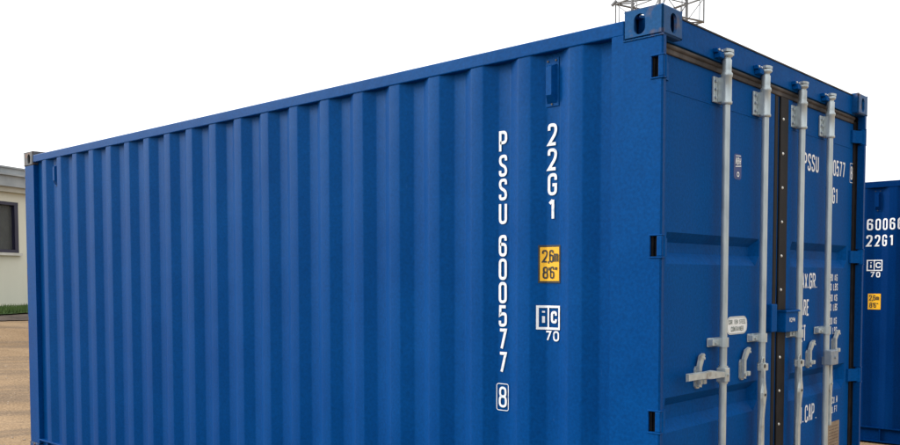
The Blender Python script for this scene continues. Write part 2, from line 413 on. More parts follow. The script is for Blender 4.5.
def text(mb, s_, x, z, w, h, t, pitch, place, rad=0.30, vertical=False, vpitch=0.0, slant=0.0):
    """letters with lower left corner x, z"""
    t = t*1.12
    for i, ch in enumerate(s_):
        ox, oz = (x, z-i*vpitch) if vertical else (x+i*pitch, z)
        if ch == ' ': continue
        for kind, pts in GL[ch]:
            q = [((ox+t/2+p_[0]*(w-t)), (oz+t/2+p_[1]*(h-t)))+tuple(p_[2:]) for p_ in pts]
            pl = rp(q, rad*w*1.3, kind == 'c')
            if kind == 'o' and pts[0][:2] != pts[-1][:2]:      # extend open ends by half a stroke
                pl = [tuple(c) for c in pl]
            ribbon(mb, pl, t, lambda a, c: place(a+(c-oz)*slant, c))

# ------------------------------------------------------------------ container geometry
L, W, H = 6.058, 2.438, 2.591
P0C, PITCH, DEP = -5.718, 0.2773, 0.036
YO = 0.007          # outer flats of side panel
BR = []             # corrugation break points (x, depth)
BR.append((-5.875, DEP)); BR.append((P0C-0.068, DEP))
for i in range(20):
    x = P0C+PITCH*i
    BR += [(x, 0.0), (x+0.072, 0.0), (x+0.139, DEP)]
    if i < 19: BR.append((x+PITCH-0.068, DEP))
BR.append((-0.215, DEP))
def prof(x):
    if x <= BR[0][0]: return BR[0][1]
    for (a, da), (c, dc) in zip(BR[:-1], BR[1:]):
        if a <= x <= c: return da+(dc-da)*(x-a)/(c-a) if c > a else da
    return 0.0

ZP0, ZP1 = 0.152, 2.51       # side panel bottom / top
BASE = Vector((-L/2, W/2, 0))
ORG = BASE.copy()
box1 = thing('shipping_container', 'large blue corrugated container filling the foreground, with white vertical letters and grey door bars', 'shipping container', BASE, 'blue shipping containers')

def soft_profile(br, r=0.0055):
    """round each fold of the sheet with two extra points"""
    out = [br[0]]
    for i in range(1, len(br)-1):
        (x0, d0), (x1, d1), (x2, d2) = br[i-1], br[i], br[i+1]
        ra_ = min(r, (x1-x0)*0.45, (x2-x1)*0.45)
        a = (x1-ra_, d1+(d0-d1)*ra_/(x1-x0)); c = (x1+ra_, d1+(d2-d1)*ra_/(x2-x1))
        m_ = ((a[0]+2*x1+c[0])/4, (a[1]+2*d1+c[1])/4)
        out += [a, m_, c]
    out.append(br[-1]); return out

SB = soft_profile(BR)
def side_panel(y_out, sgn, name):
    mb = MB(); v = []
    zs = [ZP0, 0.8, 1.5, 2.1, ZP1]
    for z in zs:
        for x, d in SB: v.append((x, y_out+sgn*d, z))
    n_ = len(SB)
    f = [(j*n_+i, j*n_+i+1, (j+1)*n_+i+1, (j+1)*n_+i) for j in range(len(zs)-1) for i in range(n_-1)]
    mb.add(v, f, True)
    return mb.build(name, M['blue'], box1, recalc=False)
sp = side_panel(YO, 1, 'side_panel')
for poly in sp.data.polygons: poly.flip()
sp2 = side_panel(W-YO, -1, 'side_panel')
# panel headers behind rails: front end wall
mb = MB(); v = []; f = []
ys = []
y = 0.17
k = 0
while y < W-0.17:
    ys.append((y, 0.045 if k % 4 in (0, 1) else 0.0)); y += (0.110, 0.018, 0.104, 0.018)[k % 4]; k += 1
ys.append((W-0.17, 0.045))
for z in (0.15, H-0.08):
    for yy, d in ys: v.append((-L+0.02+d, yy, z))
n_ = len(ys); f = [(i, i+1, n_+i+1, n_+i) for i in range(n_-1)]
mb.add(v, f); mb.build('end_panel', M['blue'], box1)
# roof: shallow transverse corrugation
mb = MB(); v = []; xs = []
x = -5.9; k = 0
while x < -0.16:
    xs.append((x, 0.0 if k % 4 in (0, 1) else -0.018)); x += (0.09, 0.02, 0.08, 0.02)[k % 4]; k += 1
for x, d in xs:
    for yy in (0.03, W-0.03): v.append((x, yy, 2.548+d))
mb.add(v, [(2*i, 2*i+1, 2*i+3, 2*i+2) for i in range(len(xs)-1)])
mb.build('roof_panel', M['blue'], box1)
MB().box(-L+0.06, -0.1, 0.06, W-0.06, 0.12, 0.15).build('floor', M['timber'], box1)

MB().box(-0.040, -0.032, 0.10, W-0.10, 2.5775, 2.5835).build('header_shadow_edge', M['rubber'], box1)  # thin dark strip drawn for the shadow along the header's rusty top edge
# rails
for y0, y1 in ((0.002, 0.062), (W-0.062, W-0.002)):
    MB().box(-L+0.176, -0.177, y0, y1, 2.496, 2.556, ch=0.005).build('top_rail', M['blue'], box1)
for s_ in (0, 1):
    def Y(a): return a if s_ == 0 else W-a
    mb = MB()
    mb.box(-L+0.176, -0.177, Y(0.002), Y(0.062), 0.146, 0.158, ch=0.002)      # top lip
    mb.box(-L+0.176, -0.177, Y(0.036), Y(0.046), 0.024, 0.146)                # web
    mb.box(-L+0.176, -0.177, Y(0.004), Y(0.046), 0.013, 0.024, ch=0.002)      # bottom lip
    for x in (-5.75, -5.2, -4.25, -3.7, -2.6, -2.3, -1.3, -0.5):
        mb.box(x, x+0.012, Y(0.010), Y(0.036), 0.024, 0.146)
    mb.build('bottom_rail', M['blue'], box1)
# end rails, header, sill
MB().box(-L+0.01, -L+0.07, 0.16, W-0.16, 2.49, 2.57, ch=0.004).build('end_rail', M['blue'], box1)
MB().box(-L+0.01, -L+0.07, 0.16, W-0.16, 0.015, 0.15, ch=0.004).build('end_rail', M['blue'], box1)
MB().box(-0.17, -0.035, 0.10, W-0.10, 2.468, 2.578, ch=0.004).build('door_header', M['blue_door'], box1)
MB().box(-0.17, -0.035, 0.10, W-0.10, 0.015, 0.145, ch=0.004).build('door_sill', M['blue'], box1)

HINGE_Z = (2.349, 1.640, 0.935, 0.230)
def door_post(mir):
    def Y(a): return W-a if mir else a
    mb = MB()
    # outer plate with four cut-outs
    cuts = sorted([(z-0.047, z+0.047) for z in HINGE_Z])
    z = 0.118
    y0, y1 = Y(0.003), Y(0.012)
    mb.box(-0.229, -0.050, y0, y1, 0.118, 2.473)
    mb.box(-0.019, -0.006, y0, y1, 0.118, 2.473)
    for c0, c1 in cuts:
        mb.box(-0.050, -0.019, y0, y1, z, c0); z = c1
    mb.box(-0.050, -0.019, y0, y1, z, 2.473)
    mb.box(-0.229, -0.1785, y0, y1, 2.473, 2.4975)
    # rear lip and return
    mb.cyl((-0.010, Y(0.013), 0.118), (-0.010, Y(0.013), 2.473), 0.010, seg=16)
    zz = 0.118
    for c0, c1 in cuts:
        mb.box(-0.012, -0.001, Y(0.012), Y(0.032), zz, c0); zz = c1
    mb.box(-0.012, -0.001, Y(0.012), Y(0.032), zz, 2.473)
    if mir:
        zz = 0.118
        for c0, c1 in cuts:
            mb.box(-0.048, -0.012, Y(0.027), Y(0.0315), zz, c0); zz = c1
        mb.box(-0.048, -0.012, Y(0.027), Y(0.0315), zz, 2.473)
    # inner box section
    mb.box(-0.229, -0.072, Y(0.012), Y(0.105), 0.118, 2.473)
    mb.box(-0.235, -0.229, Y(0.004), Y(0.050), 0.158, 2.496)
    mb.build('corner_post', M['blue'], box1)
    g = MB().box(-0.070, -0.040, Y(0.014), Y(0.034), 0.15, 2.465).box(-0.040, -0.016, Y(0.024), Y(0.028), 0.15, 2.465)
    g.build('post_seal', M['black'], box1)
door_post(False); door_post(True)
for mir in (False, True):
    def Y(a): return W-a if mir else a
    mb = MB()
    mb.box(-L+0.004, -L+0.180, Y(0.003), Y(0.050), 0.118, 2.4735, ch=0.003)
    mb.box(-L+0.004, -L+0.014, Y(0.012), Y(0.16), 0.118, 2.473)
    # shallow scuff plates on the outer edge as in the photograph
    mb.build('corner_post', M['blue'], box1)

# corner castings -------------------------------------------------
def stadium(w, h, n=9):
    pts = []; r_ = min(w, h)/2
    if h >= w:
        for k in range(n+1): t = math.pi*k/n; pts.append((r_*math.cos(t), h/2-r_+r_*math.sin(t)))
        for k in range(n+1): t = math.pi+math.pi*k/n; pts.append((r_*math.cos(t), -h/2+r_+r_*math.sin(t)))
    else:
        for k in range(n+1): t = -math.pi/2+math.pi*k/n; pts.append((w/2-r_+r_*math.cos(t), r_*math.sin(t)))
        for k in range(n+1): t = math.pi/2+math.pi*k/n; pts.append((-w/2+r_+r_*math.cos(t), r_*math.sin(t)))
    return pts
def plate(mb, o, u, v, n_, w, h, hole=None, th=0.012, ch=0.006):
    """rect plate centred at o spanned by u,v, outward normal n_; chamfered rim; hole=(cx,cy,w,h)"""
    o, u, v, n_ = Vector(o), Vector(u), Vector(v), Vector(n_)
    a, c = w/2, h/2
    rim = [(-a, -c), (a, -c), (a, c), (-a, c)]
    ins = [(-a+ch, -c+ch), (a-ch, -c+ch), (a-ch, c-ch), (-a+ch, c-ch)]
    V = [o+u*x+v*y-n_*ch for x, y in rim]+[o+u*x+v*y for x, y in ins]
    F = [(i, (i+1) % 4, 4+(i+1) % 4, 4+i) for i in range(4)]
    if hole is None:
        F.append((4, 5, 6, 7)); mb.add(V, F); return
    hx, hy, hw, hh = hole
    loop = [(hx+x, hy+y) for x, y in stadium(hw, hh)]
    N = len(loop)
    def radial(x, y):
        # project from hole centre to the inset rectangle
        dx, dy = x-hx, y-hy; best = 1e9
        for lim, d, base in ((a-ch, dx, hx), (-(a-ch), dx, hx)):
            if abs(d) > 1e-9 and (lim-base)/d > 0: best = min(best, (lim-base)/d)
        for lim, d, base in ((c-ch, dy, hy), (-(c-ch), dy, hy)):
            if abs(d) > 1e-9 and (lim-base)/d > 0: best = min(best, (lim-base)/d)
        return (hx+dx*best, hy+dy*best)
    import bisect
    ang = lambda p_: math.atan2(p_[1]-hy, p_[0]-hx) % (2*math.pi)
    items = [(ang(p_), radial(*p_), i) for i, p_ in enumerate(loop)]
    corners = [(ang(q), q, None) for q in ins]
    start = len(V)
    for p_ in loop: V.append(o+u*p_[0]+v*p_[1])
    for p_ in loop: V.append(o+u*p_[0]*0.999+v*p_[1]-n_*th)
    outer = sorted(items+corners, key=lambda t: t[0])
    oi = {}
    idx = []
    for (an, q, i) in outer:
        V.append(o+u*q[0]+v*q[1]); idx.append((len(V)-1, i))
    m_ = len(idx)
    # walk round
    cur = [i for _, i in idx if i is not None][-1]
    for k in range(m_):
        (va, ia), (vb, ib) = idx[k], idx[(k+1) % m_]
        la = ia if ia is not None else cur
        if ia is not None: cur = ia
        if ib is not None and ib != la: F.append((va, vb, start+ib, start+la))
        else: F.append((va, vb, start+la))
    for i in range(N): j = (i+1) % N; F.append((start+i, start+j, start+N+j, start+N+i))
    mb.add(V, F)
def casting(xs_, ys_, zs_, mat):
    """xs_: +1 casting at the door end, -1 front end; ys_: -1 near side (y=0), +1 far side; zs_: +1 top"""
    cx = -0.087 if xs_ > 0 else -L+0.087      # 178 mm long with 2 mm standing proud
    cy = 0.079 if ys_ < 0 else W-0.079
    cz = H-0.059 if zs_ > 0 else 0.059
    mb = MB(); hl, hw, hh = 0.178, 0.162, 0.118
    X, Y_, Z = Vector((1, 0, 0)), Vector((0, 1, 0)), Vector((0, 0, 1))
    plate(mb, (cx, cy+ys_*hw/2, cz), X, Z, Y_*ys_, hl, hh, (-0.016*xs_, -0.004*zs_, 0.052, 0.082), ch=0.007)
    plate(mb, (cx, cy-ys_*hw/2, cz), X, Z, -Y_*ys_, hl, hh, ch=0.007)
    plate(mb, (cx+xs_*hl/2, cy, cz), Y_, Z, X*xs_, hw, hh, (0.004*ys_*-1, -0.004*zs_, 0.050, 0.080), ch=0.007)
    plate(mb, (cx-xs_*hl/2, cy, cz), Y_, Z, -X*xs_, hw, hh, ch=0.007)
    plate(mb, (cx, cy, cz+zs_*hh/2), X, Y_, Z*zs_, hl, hw, (0, 0, 0.124, 0.063), ch=0.007)
    plate(mb, (cx, cy, cz-zs_*hh/2), X, Y_, -Z*zs_, hl, hw, ch=0.007)
    mb.build('corner_casting', mat, box1)
for xs_ in (1, -1):
    for ys_ in (-1, 1):
        for zs_ in (1, -1):
            casting(xs_, ys_, zs_, M['grey_cast'] if (xs_ < 0 and zs_ > 0) else M['blue_cast'])

# chipped paint down the far post
mb = MB()
for z, h_, w_ in ((2.42, 0.06, 0.012), (2.33, 0.10, 0.010), (1.63, 0.05, 0.012), (1.52, 0.07, 0.008), (1.18, 0.04, 0.010), (0.86, 0.05, 0.008), (0.70, 0.09, 0.009)):
    pts = [(0, 0), (w_, h_*.15), (w_*.7, h_*.5), (w_*1.1, h_*.8), (w_*.2, h_), (0, h_*.9)]
    mb.add([(-L+0.0075+p_[0], 0.0022, z-h_/2+p_[1]) for p_ in pts], [tuple(range(6))])
mb.build('paint_chips', M['grey_cast'], box1)
# weld bead between near casting and post
mb = MB(); 
for k in range(26):
    x = -0.178+0.007*k
    mb.cyl((x, 0.002, 2.471+random.uniform(-.001, .001)), (x+0.008, 0.002, 2.471+random.uniform(-.001, .001)), 0.0035, seg=6)
mb.build('weld_bead', M['blue_cast'], box1)

# vents -----------------------------------------------------------
def vent(xc, zt, zb, w):
    yb = YO+prof(xc)
    mb = MB()
    mb.box(xc-w/2, xc+w/2, yb-0.004, yb, zb+0.008, zt, ch=0.0015)
    hw_ = w*0.36
    # hood: vertical front, chamfered sides, open bottom slope
    z1, z0, z2 = zt-0.030, zb+0.055, zb+0.022
    v = [(xc-hw_, yb-.004, z1), (xc+hw_, yb-.004, z1), (xc-hw_+.012, yb-.030, z1-.012), (xc+hw_-.012, yb-.030, z1-.012),
         (xc-hw_+.012, yb-.030, z0), (xc+hw_-.012, yb-.030, z0), (xc-hw_, yb-.004, z2), (xc+hw_, yb-.004, z2)]
    mb.add(v, [(0, 1, 3, 2), (2, 3, 5, 4), (4, 5, 7, 6), (0, 2, 4, 6), (1, 7, 5, 3)])
    vt = mb.build('side_vent', M['blue'], box1)
    for dx, z in ((-w*0.3, zt-0.014), (w*0.3, zt-0.014), (0, zb+0.018)):
        MB().cyl((xc+dx, yb-0.0035, z), (xc+dx, yb-0.0075, z), 0.0045, seg=8).build('rivet', M['ink'], vt)
vent(-0.560, 2.478, 2.258, 0.072)
vent(-5.520, 2.470, 2.262, 0.072)

# side lettering --------------------------------------------------
def side_place(off=0.0035, x0=0.0, yf=None):
    return lambda a, c: (a, YO+prof(a)-off-LF[0], c)
def mkside(nm, fn, mat, off=0.0035):
    mb = MB(); fn(mb, side_place(off)); return mb.build(nm, mat, box1, recalc=False)
sx = -0.8605
def fn(mb, pl):
    zt = 2.186
    for i, ch in enumerate('PSSU'): text(mb, ch, sx, 2.194-0.102-i*0.1095, 0.048, 0.100, 0.0125, 0, pl)
    for i, ch in enumerate('600577'): text(mb, ch, sx, 1.716-0.102-i*0.1085, 0.048, 0.100, 0.0125, 0, pl)
    text(mb, '8', sx+0.001, 0.911, 0.048, 0.098, 0.0100, 0, pl)
    x0, x1, z0, z1 = sx-0.009, sx+0.058, 0.898, 1.022
    ribbon(mb, rp([(x0, z0), (x1, z0), (x1, z1), (x0, z1)], 0.010, True), 0.0035, pl)
mkside('identification_lettering', fn, M['white'])
tx = -0.582
def fn(mb, pl):
    for i, ch in enumerate('22G1'): text(mb, ch, tx, 2.196-0.100-i*0.109, 0.050, 0.097, 0.0125, 0, pl)
mkside('type_code_lettering', fn, M['white'])
def fn(mb, pl): text(mb, '70', tx-0.009, 1.234, 0.032, 0.046, 0.007, 0.042, pl)
mkside('railway_code_lettering', fn, M['white'])
def rect_sheet(mb, x0, x1, z0, z1, pl, n=10):
    v = []; LF[0] = 0.0
    for k in range(n+1):
        x = x0+(x1-x0)*k/n; v += [pl(x, z0), pl(x, z1)]
    mb.add(v, [(2*i, 2*i+2, 2*i+3, 2*i+1) for i in range(n)])
def rounded_sheet(mb, x0, x1, z0, z1, r, pl):
    LF[0] = 0.0
    pts = rp([(x0, z0), (x1, z0), (x1, z1), (x0, z1)], r, True, seg=5)[:-1]
    mb.add([pl(a, c) for a, c in pts], [tuple(range(len(pts)))])
# height decal
s1 = MB(); rect_sheet(s1, -0.6205, -0.5105, 1.492, 1.660, side_place(0.003)); hd = s1.build('height_decal', M['ink'], box1, recalc=False)
s2 = MB(); rect_sheet(s2, -0.6125, -0.5185, 1.501, 1.651, side_place(0.0045)); s2.build('decal_face', M['amber'], hd, recalc=False)
s3 = MB(); pl = side_place(0.006)
text(s3, '2', -0.604, 1.583, 0.024, 0.056, 0.0065, 0, pl); text(s3, ',', -0.579, 1.583, 0.012, 0.056, 0.0065, 0, pl)
text(s3, '6', -0.571, 1.583, 0.024, 0.056, 0.0065, 0, pl); text(s3, 'm', -0.546, 1.583, 0.025, 0.056, 0.0055, 0, pl)
text(s3, '8', -0.601, 1.511, 0.024, 0.054, 0.0065, 0, pl); text(s3, "'", -0.576, 1.511, 0.012, 0.054, 0.0055, 0, pl)
text(s3, '6', -0.567, 1.511, 0.024, 0.054, 0.0065, 0, pl); text(s3, '"', -0.541, 1.511, 0.017, 0.054, 0.005, 0, pl)
s3.build('decal_figures', M['ink'], hd, recalc=False)
# ic mark
def ic_mark(mb, pl, x0, x1, z0, z1, t=0.0105):
    ribbon(mb, [(x0, z0), (x1, z0), (x1, z1), (x0, z1), (x0, z0)], t, pl)
    xm = x0+(x1-x0)*0.44
    ribbon(mb, [(xm, z0), (xm, z1)], t*0.8, pl)
    h_ = z1-z0
    text(mb, 'i', x0+t*0.6, z0+h_*0.20, xm-x0-t, h_*0.62, t*0.95, 0, pl)
    text(mb, 'c', xm+t*1.3, z0+h_*0.19, x1-xm-t*2.6, h_*0.74, t*0.95, 0, pl)
mb = MB(); ic_mark(mb, side_place(), -0.622, -0.516, 1.290, 1.387)
mb.build('railway_mark', M['white'], box1, recalc=False)

# ------------------------------------------------------------------ doors
XD = -0.055
def door(y0, y1, ra_, rb_, name='door', lend=0.030):
    """leaf from y0 to y1 with three pressed recesses from ra_ to rb_"""
    zb, zt = 0.160, 2.425
    rec = [(0.175, 0.318), (0.866, 1.013), (1.572, 1.704)]
    zs = [(zb, 0)]
    for a, c in rec: zs += [(a, 0), (a+0.048, 1), (c-0.040, 1), (c, 0)]
    zs += [(2.277, 0), (2.280, -0.06), (2.283, 0), (zt, 0)]
    ys_ = [(y0, 0), (ra_, 0), (ra_+lend, 1), (rb_-0.045, 1), (rb_, 0), (y1, 0)]
    v = []
    for z, d in zs:
        for y, e in ys_:
            k = d*e if d > 0 else (d if 0 < 1 else 0)
            v.append((XD-0.036*k, y, z))
    n_ = len(ys_)
    f = [(j*n_+i, j*n_+i+1, (j+1)*n_+i+1, (j+1)*n_+i) for j in range(len(zs)-1) for i in range(n_-1)]
    mb = MB(); mb.add(v, f)
    mb.box(XD-0.050, XD-0.040, y0, y1, zb, zt)
    # edges
    mb.add([(XD, y0, zb), (XD, y0, zt), (XD-0.05, y0, zt), (XD-0.05, y0, zb)], [(0, 1, 2, 3)])
    mb.add([(XD, y1, zb), (XD, y1, zt), (XD-0.05, y1, zt), (XD-0.05, y1, zb)], [(0, 1, 2, 3)])
    mb.add([(XD, y0, zt), (XD, y1, zt), (XD-0.05, y1, zt), (XD-0.05, y0, zt)], [(0, 1, 2, 3)])
    mb.add([(XD, y0, zb), (XD, y1, zb), (XD-0.05, y1, zb), (XD-0.05, y0, zb)], [(0, 1, 2, 3)])
    d = mb.build(name, M['blue_door'], box1)
    return d
dl = door(0.062, 1.212, 0.142, 1.058, lend=0.006)
dr = door(1.268, 2.366, 1.440, 2.292)
# seals
g = MB()
g.box(-0.075, -0.046, 0.085, 2.353, 2.425, 2.452, ch=0.004)
g.cyl((-0.050, 0.085, 2.456), (-0.050, 2.353, 2.456), 0.012, seg=10)
g.build('header_seal', M['rubber'], box1)
g = MB(); g.box(-0.095, -0.052, 0.036, 0.062, 0.16, 2.44); g.build('door_seal', M['black'], dl)
g = MB(); g.box(-0.095, -0.048, 2.366, 2.400, 0.16, 2.44); g.build('door_seal', M['rubber_dark'], dr)
g = MB(); g.box(-0.10, -0.062, 1.212, 1.268, 0.16, 2.425); g.build('door_seal', M['black'], dl)
g = MB(); g.box(-0.060, -0.052, 1.222, 1.262, 0.16, 2.425, ch=0.002)
g.cyl((-0.054, 1.218, 0.16), (-0.054, 1.218, 2.425), 0.007, seg=8); g.build('centre_seal', M['rubber_dark'], dl)
cs = MB().box(-0.0545, -0.044, 1.274, 1.372, 0.16, 2.424, ch=0.003).build('closing_strip', M['rubber_dark'], dr)
rv_ = MB()
z = 0.25
while z < 2.42:
    MB().cyl((-0.044, 1.305, z), (-0.0395, 1.305, z), 0.008, 0.005, seg=10).build('rivet', M['bolt'], cs); z += 0.172
# faint frame tube beside the strip on each leaf
MB().box(-0.055, -0.048, 1.374, 1.432, 0.16, 2.424, ch=0.003).build('frame_tube', M['blue_door'], dr)
MB().box(-0.055, -0.049, 1.120, 1.210, 0.16, 2.424, ch=0.003).build('frame_tube', M['blue_door'], dl)

# hinges
for mir, dd in ((False, dl), (True, dr)):
    def Y(a): return W-a if mir else a
    for z in HINGE_Z:
        mb = MB()
        kx = -0.018 if mir else -0.008
        mb.cyl((kx, Y(0.022), z-0.044), (kx, Y(0.022), z+0.044), 0.0155, seg=16)
        mb.prism([(-0.016, Y(0.024)), (-0.002, Y(0.036)), (-0.030, Y(0.085)), (-0.040, Y(0.125)), (-0.0545, Y(0.125)), (-0.0545, Y(0.060))] if not mir else
                 [(-0.022, Y(0.024)), (-0.0545, Y(0.060)), (-0.0545, Y(0.110)), (-0.044, Y(0.110)), (-0.036, Y(0.085)), (-0.012, Y(0.036))], 2, z-0.036, z+0.036)
        mb.cyl((kx, Y(0.022), z-0.050), (kx, Y(0.022), z+0.050), 0.008, seg=10)
        mb.build('hinge', M['blue_door'], dd)
        ya_, yb_ = Y(0.0005), Y(0.030)
        lg = MB()
        lx_ = 0.0005 if mir else 0.006
        if mir: Y = lambda a: W-a-0.0035
        lg.box(-0.0185, lx_, Y(-0.001), Y(0.012), z-0.041, z+0.041, ch=0.004)
        lg.box(-0.053, lx_+.001, Y(-0.0015), Y(0.020), z+0.0415, z+0.0475, ch=0.0015)
        lg.box(-0.053, lx_+.001, Y(-0.0015), Y(0.020), z-0.0475, z-0.0415, ch=0.0015)
        lg.build('hinge_lug', M['blue'], box1)
        if mir: Y = lambda a: W-a

# lock rods -------------------------------------------------------
XR = -0.012
YR = (0.592, 1.010, 1.468, 1.868)
ROD = []
for i, y in enumerate(YR):
    par = dl if i < 2 else dr
    rod = MB().cyl((XR, y, 0.06), (XR, y, 2.49), 0.0165, seg=20)
    rod = rod.build('lock_rod', M['galv'], box1); ROD.append(rod)
    # cam head at the top (and bottom)
    for top in (True, False):
        zc = 2.505 if top else 0.085; sg = 1 if top else -1
        mb = MB()
        mb.lathe(XR, y, [(0.020, zc-sg*0.075), (0.021, zc-sg*0.03), (0.017, zc-sg*0.026), (0.017, zc-sg*0.018), (0.025, zc-sg*0.015), (0.026, zc), (0.018, zc+sg*0.003)])
        mb.box(XR-0.006, XR+0.014, y+0.004, y+0.042, zc-0.006, zc+0.012, ch=0.002)
        mb.prism([(XR+0.012, y-0.030), (XR+0.022, y-0.012), (XR+0.024, y+0.018), (XR+0.012, y+0.040), (XR-0.004, y+0.030), (XR-0.004, y-0.028)], 2, zc+sg*0.004, zc+sg*0.016)
        mb.build('locking_cam', M['galv'], rod)
        kb = MB()
        kb.box(-0.035, -0.006, y-0.078, y-0.036, zc-0.030, zc-0.008, ch=0.003)
        kb.box(-0.035, -0.014, y-0.090, y-0.032, zc-0.008, zc+0.010, ch=0.003)
        kb.box(-0.035, -0.012, y+0.030, y+0.060, zc-0.026, zc+0.008, ch=0.003)
        kb = kb.build('cam_keeper', M['blue_door'], box1)
        for dy in (-0.078, -0.050): MB().cyl((-0.0145, y+dy, zc+0.003), (-0.009, y+dy, zc+0.003), 0.005, seg=8).build('bolt', M['bolt'], kb)
        # tall bearing sleeve with bolted flange
        za, zb_ = (2.286, 2.412) if top else (0.20, 0.33)
        mb = MB()
        mb.lathe(XR, y, [(0.019, za-0.006), (0.0245, za-0.004), (0.0255, za+0.006), (0.0225, za+0.010), (0.0225, zb_-0.012), (0.0255, zb_-0.008), (0.0255, zb_+0.004), (0.0205, zb_+0.010), (0.020, zb_+0.022)])
        mb.box(-0.054, -0.043, y-0.058, y+0.036, za+0.004, zb_-0.010, ch=0.003)
        mb.box(-0.043, XR, y-0.022, y+0.022, za+0.006, zb_-0.012, ch=0.003)
        for z in (za+0.024, (za+zb_)/2-0.002, zb_-0.030):
            mb.cyl((-0.043, y-0.048, z), (-0.034, y-0.048, z), 0.008, seg=6)
        mb.build('rod_bearing', M['galv'], rod)
    # mid guide brackets
    for z in (1.226,):
        mb = MB()
        mb.box(-0.054, -0.046, y-0.080, y+0.050, z-0.020, z+0.020, ch=0.003)
        mb.box(-0.048, XR, y-0.024, y+0.024, z-0.020, z+0.020, ch=0.002)
        mb.cyl((XR, y, z-0.021), (XR, y, z+0.021), 0.0235, seg=20)
        mb.box(-0.047, -0.022, y-0.080, y-0.020, z-0.014, z+0.014, ch=0.003)
        mb.cyl((-0.022, y-0.055, z), (-0.016, y-0.055, z), 0.008, seg=6)
        mb.build('rod_bracket', M['galv'], rod)

# handles
def handle_down(i, ztop, zmid, zbot, lean=0.0):
    y = YR[i]; rod = ROD[i]; mb = MB(); yr = y; y = y-0.042
    x0 = XR+0.018
    # hub fork around the rod
    mb.cyl((XR, yr, ztop-0.030), (XR, yr, ztop), 0.0215, seg=18)
    mb.box(XR, x0+0.014, y-0.010, yr+0.004, ztop-0.036, ztop-0.002, ch=0.003)
    # shaped bar: narrow, broad in the middle, tapering
    def w(z):
        t = (ztop-z)/(ztop-zbot)
        return 0.0155+0.011*math.exp(-((z-zmid)/0.030)**2)-0.0085*math.exp(-((z-zmid-0.075)/0.035)**2)-0.003*t
    x0 += 0.0
    n_ = 26; V = []
    for k in range(n_+1):
        z = ztop-(ztop-zbot)*k/n_; ww = w(z); yy = y+0.002+lean*(ztop-z)
        xx = x0+0.006+0.006*math.sin((ztop-z)*12)
        V += [(xx-0.006, yy-ww, z), (xx+0.006, yy-ww*0.8, z), (xx+0.006, yy+ww*0.8, z), (xx-0.006, yy+ww, z)]
    F = [(4*k+a, 4*k+(a+1) % 4, 4*(k+1)+(a+1) % 4, 4*(k+1)+a) for k in range(n_) for a in range(4)]
    F += [(0, 1, 2, 3), tuple(4*n_+a for a in (3, 2, 1, 0))]
    mb.add(V, F)
    mb.cyl((x0+0.010, y+0.002+lean*(ztop-zmid), zmid), (x0+0.018, y+0.002+lean*(ztop-zmid), zmid), 0.007, seg=10)
    MB().cyl((x0+0.016, y+0.002, zmid), (x0+0.0215, y+0.002, zmid), 0.0065, seg=10).build('pivot_pin', M['ink'], rod)
    MB().cyl((x0+0.004, y+0.002, ztop-0.012), (x0+0.0160, y+0.002, ztop-0.012), 0.0095, seg=12).build('pivot_pin', M['ink'], rod)
    # open loop at the top of the bar
    lp = [(y+0.002+0.015*math.cos(t), ztop+0.002+0.026*math.sin(t)) for t in [math.pi*k/8 for k in range(9)]]
    for a, c in zip(lp[:-1], lp[1:]): mb.cyl((x0+0.004, a[0], a[1]), (x0+0.004, c[0], c[1]), 0.0045, seg=8)
    mb.build('handle', M['worn'], rod)
handle_down(1, 1.105, 0.955, 0.50)
handle_down(2, 1.092, 0.935, 0.62)
# rod 4: handle standing beside its rod, seal box over it
mb = MB(); y = YR[3]
mb.cyl((XR, y, 1.035), (XR, y, 1.075), 0.0225, seg=18)
mb.box(XR, XR+0.016, y, y+0.075, 1.040, 1.066, ch=0.003)
n_ = 22; V = []; x0 = XR+0.004
for k in range(n_+1):
    z = 1.06-0.37*k/n_; ww = 0.013+0.012*math.exp(-((z-0.925)/0.045)**2)
    V += [(x0-0.006, y+0.058-ww, z), (x0+0.008, y+0.058-ww*.8, z), (x0+0.008, y+0.058+ww*.8, z), (x0-0.006, y+0.058+ww, z)]
mb.add(V, [(4*k+a, 4*k+(a+1) % 4, 4*(k+1)+(a+1) % 4, 4*(k+1)+a) for k in range(n_) for a in range(4)]+[(0, 1, 2, 3), tuple(4*n_+a for a in (3, 2, 1, 0))])
mb.cyl((x0+0.006, y+0.058, 0.925), (x0+0.014, y+0.058, 0.925), 0.007, seg=10)
mb.build('handle', M['worn'], ROD[3])
mb = MB().box(XR+0.002, XR+0.044, y-0.040, y+0.070, 1.034, 1.116, ch=0.005)
mb.cyl((XR+0.044, y+0.015, 1.078), (XR+0.050, y+0.015, 1.078), 0.010, seg=12)
mb.build('seal_box', noise_mat('blue_grey_casting', (0.22, 0.27, 0.33), (0.32, 0.36, 0.40), rough=0.5, metallic=0.3, scale=25), ROD[3])
